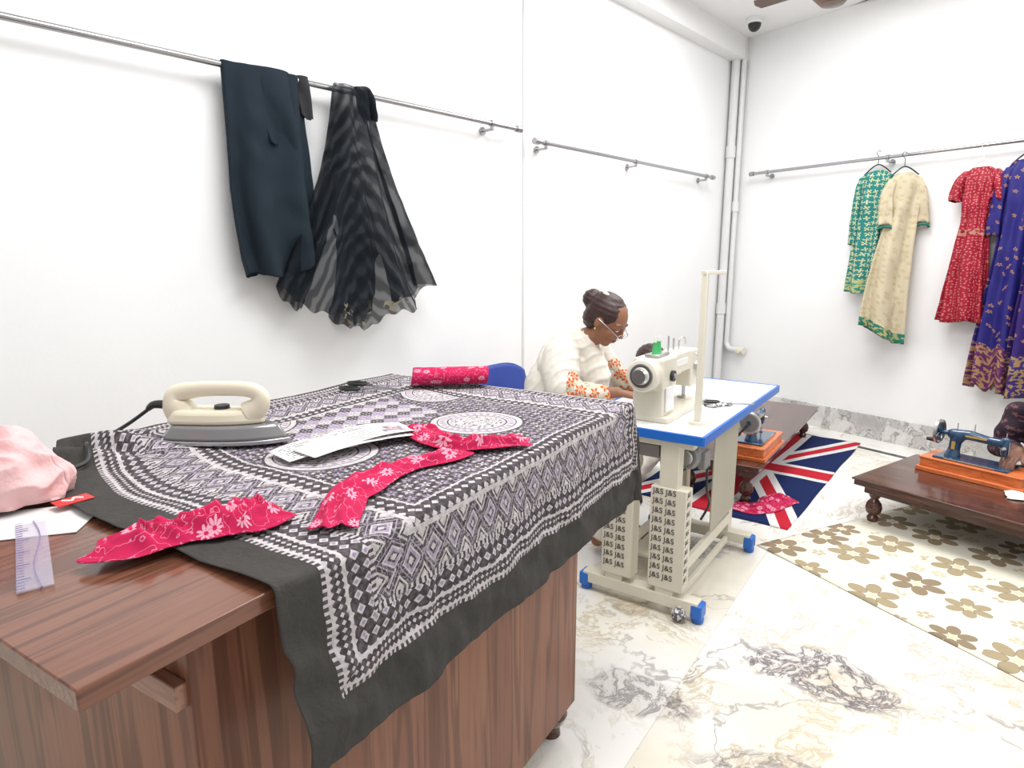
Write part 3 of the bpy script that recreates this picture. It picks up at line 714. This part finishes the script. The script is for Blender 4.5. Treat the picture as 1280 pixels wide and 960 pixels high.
lowtable((1.45-.10*.566,3.54-.10*.824,.006),SANG,1.85,.50,'long low dark wooden bench table beside the striped rug')
def rug(name,o,ud,U,V,mat,uvs,label,cat,flip):
    ud=Vector((*ud,0)).normalized(); vd=Vector((ud.y,-ud.x,0))*(1 if flip else -1)
    def fp(u,v):
        p=Vector((*o,0))+ud*(u*U+.012*N1(v*4,3,u))+vd*(v*V+.015*N1(u*4,9,v)); return (p.x,p.y,.003+.0015*abs(N1(p.x*5,p.y*5,2)))
    g=grid(name,60,50,fp,(lambda u,v:(u*U,v*V)) if not uvs else (lambda u,v:(u,v)),mat,None,solid=.003); tag(g,label,cat); return g
rug('floral_mat',(1.22,2.98),(.9,.436),2.0,1.75,MRUG,False,'beige floor mat printed with brown and gold daisies','mat',True)
rug('flag_rug',(1.45,3.16),(.61,.79),2.05,.95,MJACK,True,'navy rug with red and white flag stripes on marble','rug',False)
crumple('fabric_scrap',[(1.28,3.50),(1.36,3.44),(1.46,3.47),(1.56,3.56),(1.66,3.58)],.17,.007,.045,MRED,'crumpled crimson cloth scraps lying on the flag rug','fabric',8)
# ---------------------------------------------------------------- garments
def garment_mesh(name,rows,mat,parent,k=7,fold=.012,ph=0.,g=None,seg=72,solid=.002,noisea=.004,rag=.010):
    P=catmull([Vector((r[1],r[2],r[3])) for r in rows],8); Zs=catmull([Vector((r[0],0,0)) for r in rows],8)
    n=len(P)-1; top=rows[0][0]
    H=top-rows[-1][0]
    def fp(u,v):
        i=min(n,int(round(v*n))); cx,hw,th=P[i]; z=Zs[i].x; a=2*pi*u
        dn=(top-z)/H
        c_=cos(a); s_=sin(a)
        x=cx+hw*(abs(c_)**.8)*(1 if c_>=0 else -1)
        f=fold*(.25+dn)*sin(k*a+ph+1.5*sin(dn*3+ph))
        cr=abs(N1(x*13,z*7,ph+3))*.024*min(1,dn*4)
        y=th*s_*(abs(s_)**-.2 if abs(s_)>1e-3 else 1)+f+noisea*N1(x*25,z*12,ph)+cr*s_
        xx=x+.5*f*c_
        if g: z=top-(top-z)*g((x-cx)/max(hw,1e-4))
        return (xx,y,z+rag*dn*(sin(k*a*.5+ph)+.8*N1(a*3,ph,1)))
    return grid(name,seg,n,fp,lambda u,v:(P[min(n,int(round(v*n)))][0]+P[min(n,int(round(v*n)))][1]*cos(2*pi*u)*1.0+(.37 if u>.5 and solid else 0),Zs[min(n,int(round(v*n)))].x-top),mat,parent,solid=solid)
def hanger(parent,w,z,mat=MBLACKP):
    MB().sweep([(0,0,z+.06),(0,0,z+.09),(0,0,z+.12),(.018,0,z+.145),(.005,0,z+.165),(-.015,0,z+.155)],.0025,n=5).obj('hanger_hook',mat,parent)
    MB().sweep([(-w,0,z),(0,0,z+.065),(w,0,z)],.005,n=6,seg=8).obj('hanger_bar',mat,parent)
t=thing('hanging_navy_cloth','dark navy cotton trousers folded over the chrome rail','garment',LW(4.55,.08,2.155),LANG)
garment_mesh('draped_cloth',[(0,.0,.165,.018),(-.03,0,.165,.035),(-.25,-.005,.165,.05),(-.5,-.01,.17,.055),(-.70,-.02,.165,.05),(-.82,-.03,.155,.05)],MNAVY,t,k=6,fold=.022,g=lambda x:1.0 if x>-.3 else .80+.20*max(0,(x+1)/.7)**.3 )
garment_mesh('folded_flap',[(.004,-.03,.09,.03),(-.05,-.03,.09,.05),(-.18,-.035,.08,.06),(-.30,-.05,.05,.05)],MNAVY,t,k=3,fold=.02,ph=1)
garment_mesh('folded_flap',[(.004,-.175,.03,.02),(-.08,-.175,.03,.03),(-.16,-.18,.02,.03)],MDCLOTH,t,k=3,fold=.008,ph=2)
t=thing('hanging_chiffon_scarf','sheer black striped chiffon scarf gathered over the chrome rail','scarf',LW(4.14,.10,2.16),LANG)
garment_mesh('scarf_drape',[(.0,.0,.090,.022),(-.04,.0,.095,.045),(-.18,.005,.11,.055),(-.40,.0,.17,.06),(-.65,.0,.27,.075),(-.87,.005,.37,.09),(-.96,.005,.41,.095)],MCHIFF,t,k=7,fold=.034,g=lambda x:1.10-.17*abs(x)**1.6+.022*sin(x*9+1)+.010*sin(x*37),seg=260,solid=0,rag=.006)
garment_mesh('scarf_loop',[(.004,-.055,.035,.03),(-.04,-.075,.035,.045),(-.09,-.085,.028,.045),(-.13,-.09,.018,.03)],MCHIFF,t,k=4,fold=.010,ph=1)
def RT_(name,label,s,top,off=.08): return thing(name,label,'garment',RW(s,off,top),RANG)
t=RT_('hanging_kurta','teal block-print kurta with yellow motifs on a hanger',1.385,2.03)
t.rotation_euler=(0,0,RANG-.2)
garment_mesh('kurta_body',[(.02,0,.05,.02),(0,0,.09,.03),(-.05,0,.13,.04),(-.25,0.005,.11,.045),(-.5,.015,.115,.05),(-.78,.02,.12,.06),(-.88,.025,.12,.06)],MTEAL,t,k=5,fold=.020)
for sx in (-1,1): garment_mesh('sleeve',[(-.02,sx*.10,.03,.03),(-.12,sx*.125,.035,.035),(-.35,sx*.135,.04,.035),(-.52,sx*.135,.035,.03)],MTEAL,t,k=3,fold=.008)
hanger(t,.11,-.0)
t=RT_('hanging_kurta','beige brocade kurta with dark green trim on black hanger',1.60,1.99,.12)
t.rotation_euler=(0,.07,RANG+.65)
garment_mesh('kurta_body',[(.02,0,.04,.025),(0,0,.07,.03),(-.06,-.015,.10,.045),(-.3,.01,.095,.045),(-.6,.06,.115,.055),(-.95,.11,.135,.065),(-1.14,.13,.14,.07)],MBEIGE,t,k=5,fold=.028,g=lambda x:1-.07*x)
for sx in (-1,1): 
    garment_mesh('sleeve',[(-.02,sx*.07,.03,.03),(-.12,sx*.105,.040,.04),(-.34,sx*.115,.045,.04)],MBEIGE,t,k=3,fold=.008)
    garment_mesh('sleeve_cuff',[(-.34,sx*.115,.047,.042),(-.365,sx*.115,.048,.043)],MGRTRIM,t,k=3,fold=.008)
hanger(t,.09,0)
t=RT_('hanging_dress','long red sequinned dress with short ruffled sleeves on hanger',2.07,1.98,.09)
garment_mesh('dress_body',[(.02,0,.04,.02),(0,0,.07,.03),(-.06,0,.10,.045),(-.18,0,.085,.045),(-.33,0,.075,.045),(-.45,0,.09,.05),(-.75,0,.12,.06),(-1.0,.0,.145,.065)],MREDD,t,k=8,fold=.020)
for sx in (-1,1): garment_mesh('sleeve',[(-.0,sx*.07,.03,.03),(-.06,sx*.105,.04,.045),(-.14,sx*.120,.045,.045),(-.19,sx*.120,.04,.04)],MREDD,t,k=4,fold=.012)
hanger(t,.08,.0,MPAPER)
t=RT_('hanging_dress','long indigo dress with gold embroidered motifs and hem',2.32,2.0,.09)
garment_mesh('dress_body',[(.02,0,.05,.025),(0,0,.08,.03),(-.08,0,.11,.05),(-.35,0,.09,.05),(-.8,.01,.11,.06),(-1.2,.02,.13,.07),(-1.44,.02,.14,.07)],MBLUE,t,k=7,fold=.030,g=lambda x:1+.02*sin(x*9))
for sx in (-1,1): garment_mesh('sleeve',[(-.02,sx*.08,.03,.03),(-.15,sx*.12,.04,.04),(-.45,sx*.13,.04,.04)],MBLUE,t,k=3,fold=.008)
hanger(t,.09,0)
t=RT_('hanging_dress','violet and blue long dress with gold border on hanger',2.54,2.04,.12)
garment_mesh('dress_body',[(.02,0,.05,.025),(0,0,.09,.03),(-.08,0,.13,.05),(-.35,0,.11,.05),(-.8,.0,.14,.06),(-1.2,.0,.16,.07),(-1.52,.0,.18,.07)],MBLUE2,t,k=8,fold=.028,ph=1)
for sx in (-1,1): garment_mesh('sleeve',[(-.02,sx*.10,.03,.03),(-.15,sx*.14,.04,.04),(-.45,sx*.15,.04,.04)],MBLUE2,t,k=3,fold=.008)
hanger(t,.1,0)
# ---------------------------------------------------------------- people
def hand(b,w,d,up,sgn):
    w=Vector(w); d=Vector(d).normalized(); up=Vector(up); up=(up-d*up.dot(d)).normalized(); sd=d.cross(up).normalized()
    for k,(o,L) in enumerate(((-.030,.068),(-.010,.078),(.010,.072),(.029,.055))):
        kn=w+d*(.088-.006*abs(k-1.2))+sd*o*1.0
        b.chain([(w+d*.01+sd*o*.4,.015),(kn,.0115)],10)
        p1=kn+d*L*.45-up*L*.12; p2=p1+d*L*.28-up*L*.28; p3=p2+d*L*.15-up*L*.26
        b.chain([(kn,.0105),(p1,.0092),(p2,.0085),(p3,.0075)],10)
    s0=w+d*.025+sd*.02*sgn; s1=s0+d*.03+sd*.028*sgn-up*.01; s2=s1+d*.03+sd*.008*sgn-up*.008
    b.chain([(s0,.014),(s1,.0115),(s2,.009)],10)
def person(name,label,loc,rz,J,skin,topm,botm,hairm,glasses=False,bun=True,shawl=None,vox=.005,hairpin=False):
    P=thing(name,label,'person',loc,rz)
    V=Vector
    pel,ch,nk,hd=map(V,(J['pelvis'],J['chest'],J['neck'],J['head']))
    b=MB()
    b.chain([(pel,.12),((pel+ch)/2,.105),(ch,.115)],20); b.ell(ch+V((0,0,.02)),(.10,.16,.12)); b.ell(pel,(.13,.17,.11))
    b.chain([(nk-V((.0,0,.03)),.06),(nk,.052),(hd-V((.015,0,.05)),.048)])
    RH=Matrix.Rotation(J.get('tilt',.35),3,'Y')
    if 'turn' in J: RH=Matrix.Rotation(J['turn'],3,'Z')@RH
    def H(x,y,z): return hd+RH@V((x,y,z))
    b.ell(H(-.012,0,.025),(.098,.076,.092),RH); b.ell(H(.025,0,-.035),(.064,.058,.075),RH); b.ell(H(.048,0,-.086),(.028,.028,.022),RH)
    b.chain([(H(.082,0,.024),.008),(H(.095,0,-.004),.0095),(H(.101,0,-.018),.0115)],10)
    for s in (-1,1):
        b.ell(H(.093,s*.011,-.021),.0085,seg=10); b.ell(H(-.005,s*.076,-.005),(.018,.008,.030),RH); b.ell(H(.052,s*.034,-.028),(.028,.022,.024),RH)
        b.ell(H(.073,s*.030,.030),(.014,.024,.008),RH); b.ell(H(.070,s*.032,.011),(.016,.017,.012),RH)
    b.ell(H(.080,0,-.051),(.012,.020,.0055),RH,seg=12); b.ell(H(.077,0,-.061),(.012,.017,.006),RH,seg=12)
    top=MB(); bot=MB(); w=J.get('wide',1.0)
    top.chain([(pel,.135*w),((pel+ch)/2,.12*w),(ch,.128*w)],20); top.ell(ch+V((0,0,.02)),(.112*w,.172*w,.13)); top.ell(pel+V((0,0,-.0)),(.15*w,.19*w,.12))
    for s,k in ((1,'l'),(-1,'r')):
        sh=V(J['sh_'+k]);el=V(J['el_'+k]);wr=V(J['wr_'+k]);hp=V(J['hip_'+k]);kn=V(J['kn_'+k]);an=V(J['an_'+k]);to=V(J['to_'+k])
        b.chain([(ch+V((0,s*.05,.07)),.06),(sh,.058),(sh.lerp(el,.5),.046),(el,.038),(el.lerp(wr,.35),.037),(wr,.025)])
        hand(b,wr,V(J['hd_'+k]),(0,0,1),1 if k=='l' else -1)
        b.chain([(pel,.10),(hp,.092),(hp.lerp(kn,.5),.075),(kn,.056),(kn.lerp(an,.3),.052),(an,.034),(to,.026)]); b.ell(an+V((-.02,0,-.02)),.032)
        top.chain([(ch+V((0,s*.05,.07)),.068),(sh,.068*w),(sh.lerp(el,.5),.064*w),(el,.058*w),(el.lerp(wr,.65),.046)])
        bot.chain([(pel,.125),(hp,.115),(hp.lerp(kn,.5),.10),(kn,.080),(kn.lerp(an,.5),.075),(an+V((0,0,.03)),.055)])
    top.chain([(pel,.15),(pel.lerp((V(J['kn_l'])+V(J['kn_r']))/2,.6),.13)])
    b.blob('body',skin,P,vox,2)
    fo=lambda c:.005*sin(c.z*55+c.x*30+5*N1(c.x*6,c.y*6,c.z*6))+.006*N1(c.x*14,c.y*14,c.z*14)
    top.blob('tunic',topm,P,.009,3,fold=fo); bot.blob('trousers',botm,P,.010,3,fold=fo)
    h=MB(); h.ell(H(-.028,0,.035),(.098,.083,.090),RH); h.ell(H(-.055,0,-.015),(.063,.075,.072),RH)
    for s in (-1,1): h.ell(H(-.006,s*.052,.045),(.06,.030,.055),RH)
    if bun: h.ell(H(-.120,0,.035),(.048,.052,.048),RH)
    h.blob('hair',hairm,P,.005,3,fold=lambda c:.0012*sin(c.z*260+c.x*90))
    for s in (-1,1):
        MB().ell(H(.0795,s*.032,.0045),(.008,.0115,.0045),RH,seg=14).obj('eye',MEYE,P)
        MB().ell(H(.086,s*.032,.003),(.003,.0045,.0035),RH,seg=12).obj('iris',MBLACKP,P)
        MB().sweep([H(.082,s*.015,.031),H(.085,s*.032,.037),H(.074,s*.050,.032)],.0022,n=4,seg=8).obj('eyebrow',hairm,P)
    MB().ell(H(.088,0,-.0515),(.006,.017,.004),RH,seg=14).ell(H(.085,0,-.0605),(.006,.014,.0045),RH,seg=14).obj('lips',MLIP,P)
    if glasses:
        g=MB()
        for s in (-1,1):
            g.sweep([H(.108,s*.032+.022*cos(a),-.012+.015*sin(a)) for a in [i*pi/4 for i in range(8)]],.0014,n=3,seg=8,closed=True)
            g.sweep([H(.108,s*.054,-.008),H(.05,s*.079,.006),H(-.01,s*.084,.010)],.0018,n=3,seg=8)
        g.sweep([H(.108,-.01,-.010),H(.113,0,-.006),H(.108,.01,-.010)],.0014,n=3,seg=8)
        g.obj('glasses',MSTEEL,P)
    for s in (-1,1): MB().ell(H(.002,s*.086,-.036),.005,seg=12).obj('earring',MGOLD,P)
    if hairpin: MB().ell(H(-.065,-.030,.105),(.022,.012,.010),RH).ell(H(-.085,-.01,.100),(.016,.012,.01),RH).obj('hair_clip',MCREAM2,P)
    if shawl: shawl(P,J)
    return P
J1=dict(pelvis=(0,0,.53),chest=(.13,0,.87),neck=(.235,0,1.03),head=(.340,0,1.120),tilt=.62,wide=1.0,
 sh_l=(.18,.160,.955),sh_r=(.18,-.160,.955),el_l=(.29,.24,.80),el_r=(.29,-.24,.80),wr_l=(.50,.10,.815),wr_r=(.47,-.14,.815),
 hd_l=(1,-.25,-.12),hd_r=(1,.25,-.12),hip_l=(.03,.09,.52),hip_r=(.03,-.09,.52),kn_l=(.42,.11,.53),kn_r=(.42,-.11,.53),
 an_l=(.40,.12,.10),an_r=(.40,-.12,.10),to_l=(.53,.13,.035),to_r=(.53,-.13,.035))
def shawl1(P,J):
    b=MB(); V=Vector
    b.chain([((.03,0,.60),.156),((.07,0,.76),.146),((.12,0,.90),.134),((.17,0,.985),.10)],20)
    b.ell((.14,0,.90),(.134,.200,.124)); b.ell((.08,0,.76),(.150,.205,.19)); b.ell((.215,0,1.02),(.080,.095,.050))
    for s in (-1,1): b.chain([((.17,s*.08,.99),.078),((.185,s*.158,.950),.087),((.21,s*.20,.885),.086),((.235,s*.222,.83),.080)])
    b.chain([((.21,-.03,1.0),.07),((.255,0,.95),.065),((.275,.01,.85),.075),((.27,.01,.74),.07)])
    def ff(c):
        a=(c.x*1.0-c.z*.50+abs(c.y)*.35)*20+1.4*N1(c.x*5,c.y*5,c.z*5); rg=(.5+.5*cos(2*pi*a))
        return .0055*rg**3+.008*N1(c.x*8,c.y*8,c.z*5)
    b.blob('shawl',MSHAWL,P,.0055,6,fold=ff,label='white cotton shawl over the shoulders')
FA=atan2(-.566,.824)
p1=Vector((.165,3.19,0))
person('person','seated woman in white shawl and glasses bent over sewing machine',p1,FA,J1,MSKIN,MFLORAL,MSHAWL,MHAIR,True,True,shawl1,vox=.0042,hairpin=True)
t=thing('plastic_chair','blue moulded plastic chair under the seated woman','chair',p1,FA)
grid('seat',20,20,lambda u,v:((u-.5)*.44+.02,(v-.5)*.44,.405-.012*(1-(2*v-1)**2)*(1-(2*u-1)**2)),lambda u,v:(u,v),MCHAIR,t,solid=.012)
grid('backrest',20,16,lambda u,v:(-.245-.10*v+.04*(2*u-1)**2,(u-.5)*(.52+.02*v),.46+v*(.385-.06*(2*u-1)**4)),lambda u,v:(u,v),MCHAIR,t,solid=.012)
for sy in (-1,1): MB().sweep([(-.2,sy*.2,.41),(-.22,sy*.21,.44),(-.24,sy*.21,.48)],.012).obj('back_support',MCHAIR,t)
for sx in (-1,1):
    for sy in (-1,1): MB().cyl((.02+sx*.19,sy*.19,.40),(.02+sx*.23,sy*.22,0),.02,.014).obj('leg',MCHAIR,t)
def floorpose(lean=.2,dz=0,turn=0):
    J=dict(pelvis=(0,0,.13),chest=(.09+lean*.3,0,.46),neck=(.16+lean*.5,0,.60),head=(.25+lean*.6,0,.735),
     sh_l=(.13+lean*.4,.16,.56),sh_r=(.13+lean*.4,-.16,.56),el_l=(.30,.24,.40),el_r=(.30,-.24,.40),wr_l=(.50,.12,.38),wr_r=(.50,-.16,.38),
     hip_l=(.03,.10,.13),hip_r=(.03,-.10,.13))
    J={k:(v[0],v[1],v[2]+dz) for k,v in J.items()}
    J.update(tilt=.45,turn=turn,hd_l=(1,-.2,-.2),hd_r=(1,.2,-.2),kn_l=(.20,.36,.12),kn_r=(.20,-.36,.12),
     an_l=(.27,.03,.06),an_r=(.30,-.06,.06),to_l=(.25,-.08,.05),to_r=(.28,.06,.05))
    return J
J2=floorpose(.2,.035)
J2.update(kn_l=(.26,.34,.14),kn_r=(.26,-.34,.14))
P2=Vector((.545,4.03,0))
person('person','person in floral tunic seated on the floor at the bench',P2,FA,J2,MSKIN2,MFLORAL,MSHAWL,MHAIR,False,False)
t=thing('floor_cushion','flat dark cushion under the person at the bench','cushion',P2,FA)
MB().box((-.02,0,.03),(.36,.40,.055)).obj('cushion_pad',MDCLOTH,t,bevel=.02,seg=4)
J3=floorpose(.1)
J3.update(wr_l=(.46,.12,.36),hd_l=(1,-.1,-.25),wr_r=(.42,-.06,.41),el_r=(.22,-.20,.36),el_l=(.26,.22,.36),hd_r=(1,-.1,-.30))
person('person','person in dark patterned tunic seated at the low table',Vector((3.05,3.43,0)),atan2(-.566,-.824),J3,MSKIN2,MDARKFL,MDCLOTH,MHAIR,False,True)
crumple('white_cloth_piece',[(2.46,3.03),(2.54,2.98),(2.62,2.92),(2.70,2.86)],.12,TH+.010,.030,MSHAWL,'white cloth piece being sewn on the low table','fabric',12)
# ---------------------------------------------------------------- camera & light
cam=bpy.data.cameras.new('camera'); co=bpy.data.objects.new('camera',cam); COL.objects.link(co)
cam.sensor_width=36; cam.lens=22.5; co.location=(0,0,1.4); co.rotation_euler=(radians(79),0,0); scn.camera=co
def area(name,loc,sx,sy,pw,rot=(0,0,0),c=(1,1,1)):
    l=bpy.data.lights.new(name,'AREA'); l.shape='RECTANGLE'; l.size=sx;l.size_y=sy;l.energy=pw;l.color=c
    o=bpy.data.objects.new(name,l); COL.objects.link(o); o.location=loc; o.rotation_euler=rot; return o
area('ceiling_light',(.1,1.6,3.25),1.4,1.4,66)
area('ceiling_light',(1.7,4.0,3.25),1.2,1.2,62)
area('ceiling_light',(3.0,2.2,3.25),1.4,1.4,58)
w=bpy.data.worlds.new('world'); scn.world=w; w.use_nodes=True
w.node_tree.nodes['Background'].inputs[0].default_value=(1,1,1,1); w.node_tree.nodes['Background'].inputs[1].default_value=.90
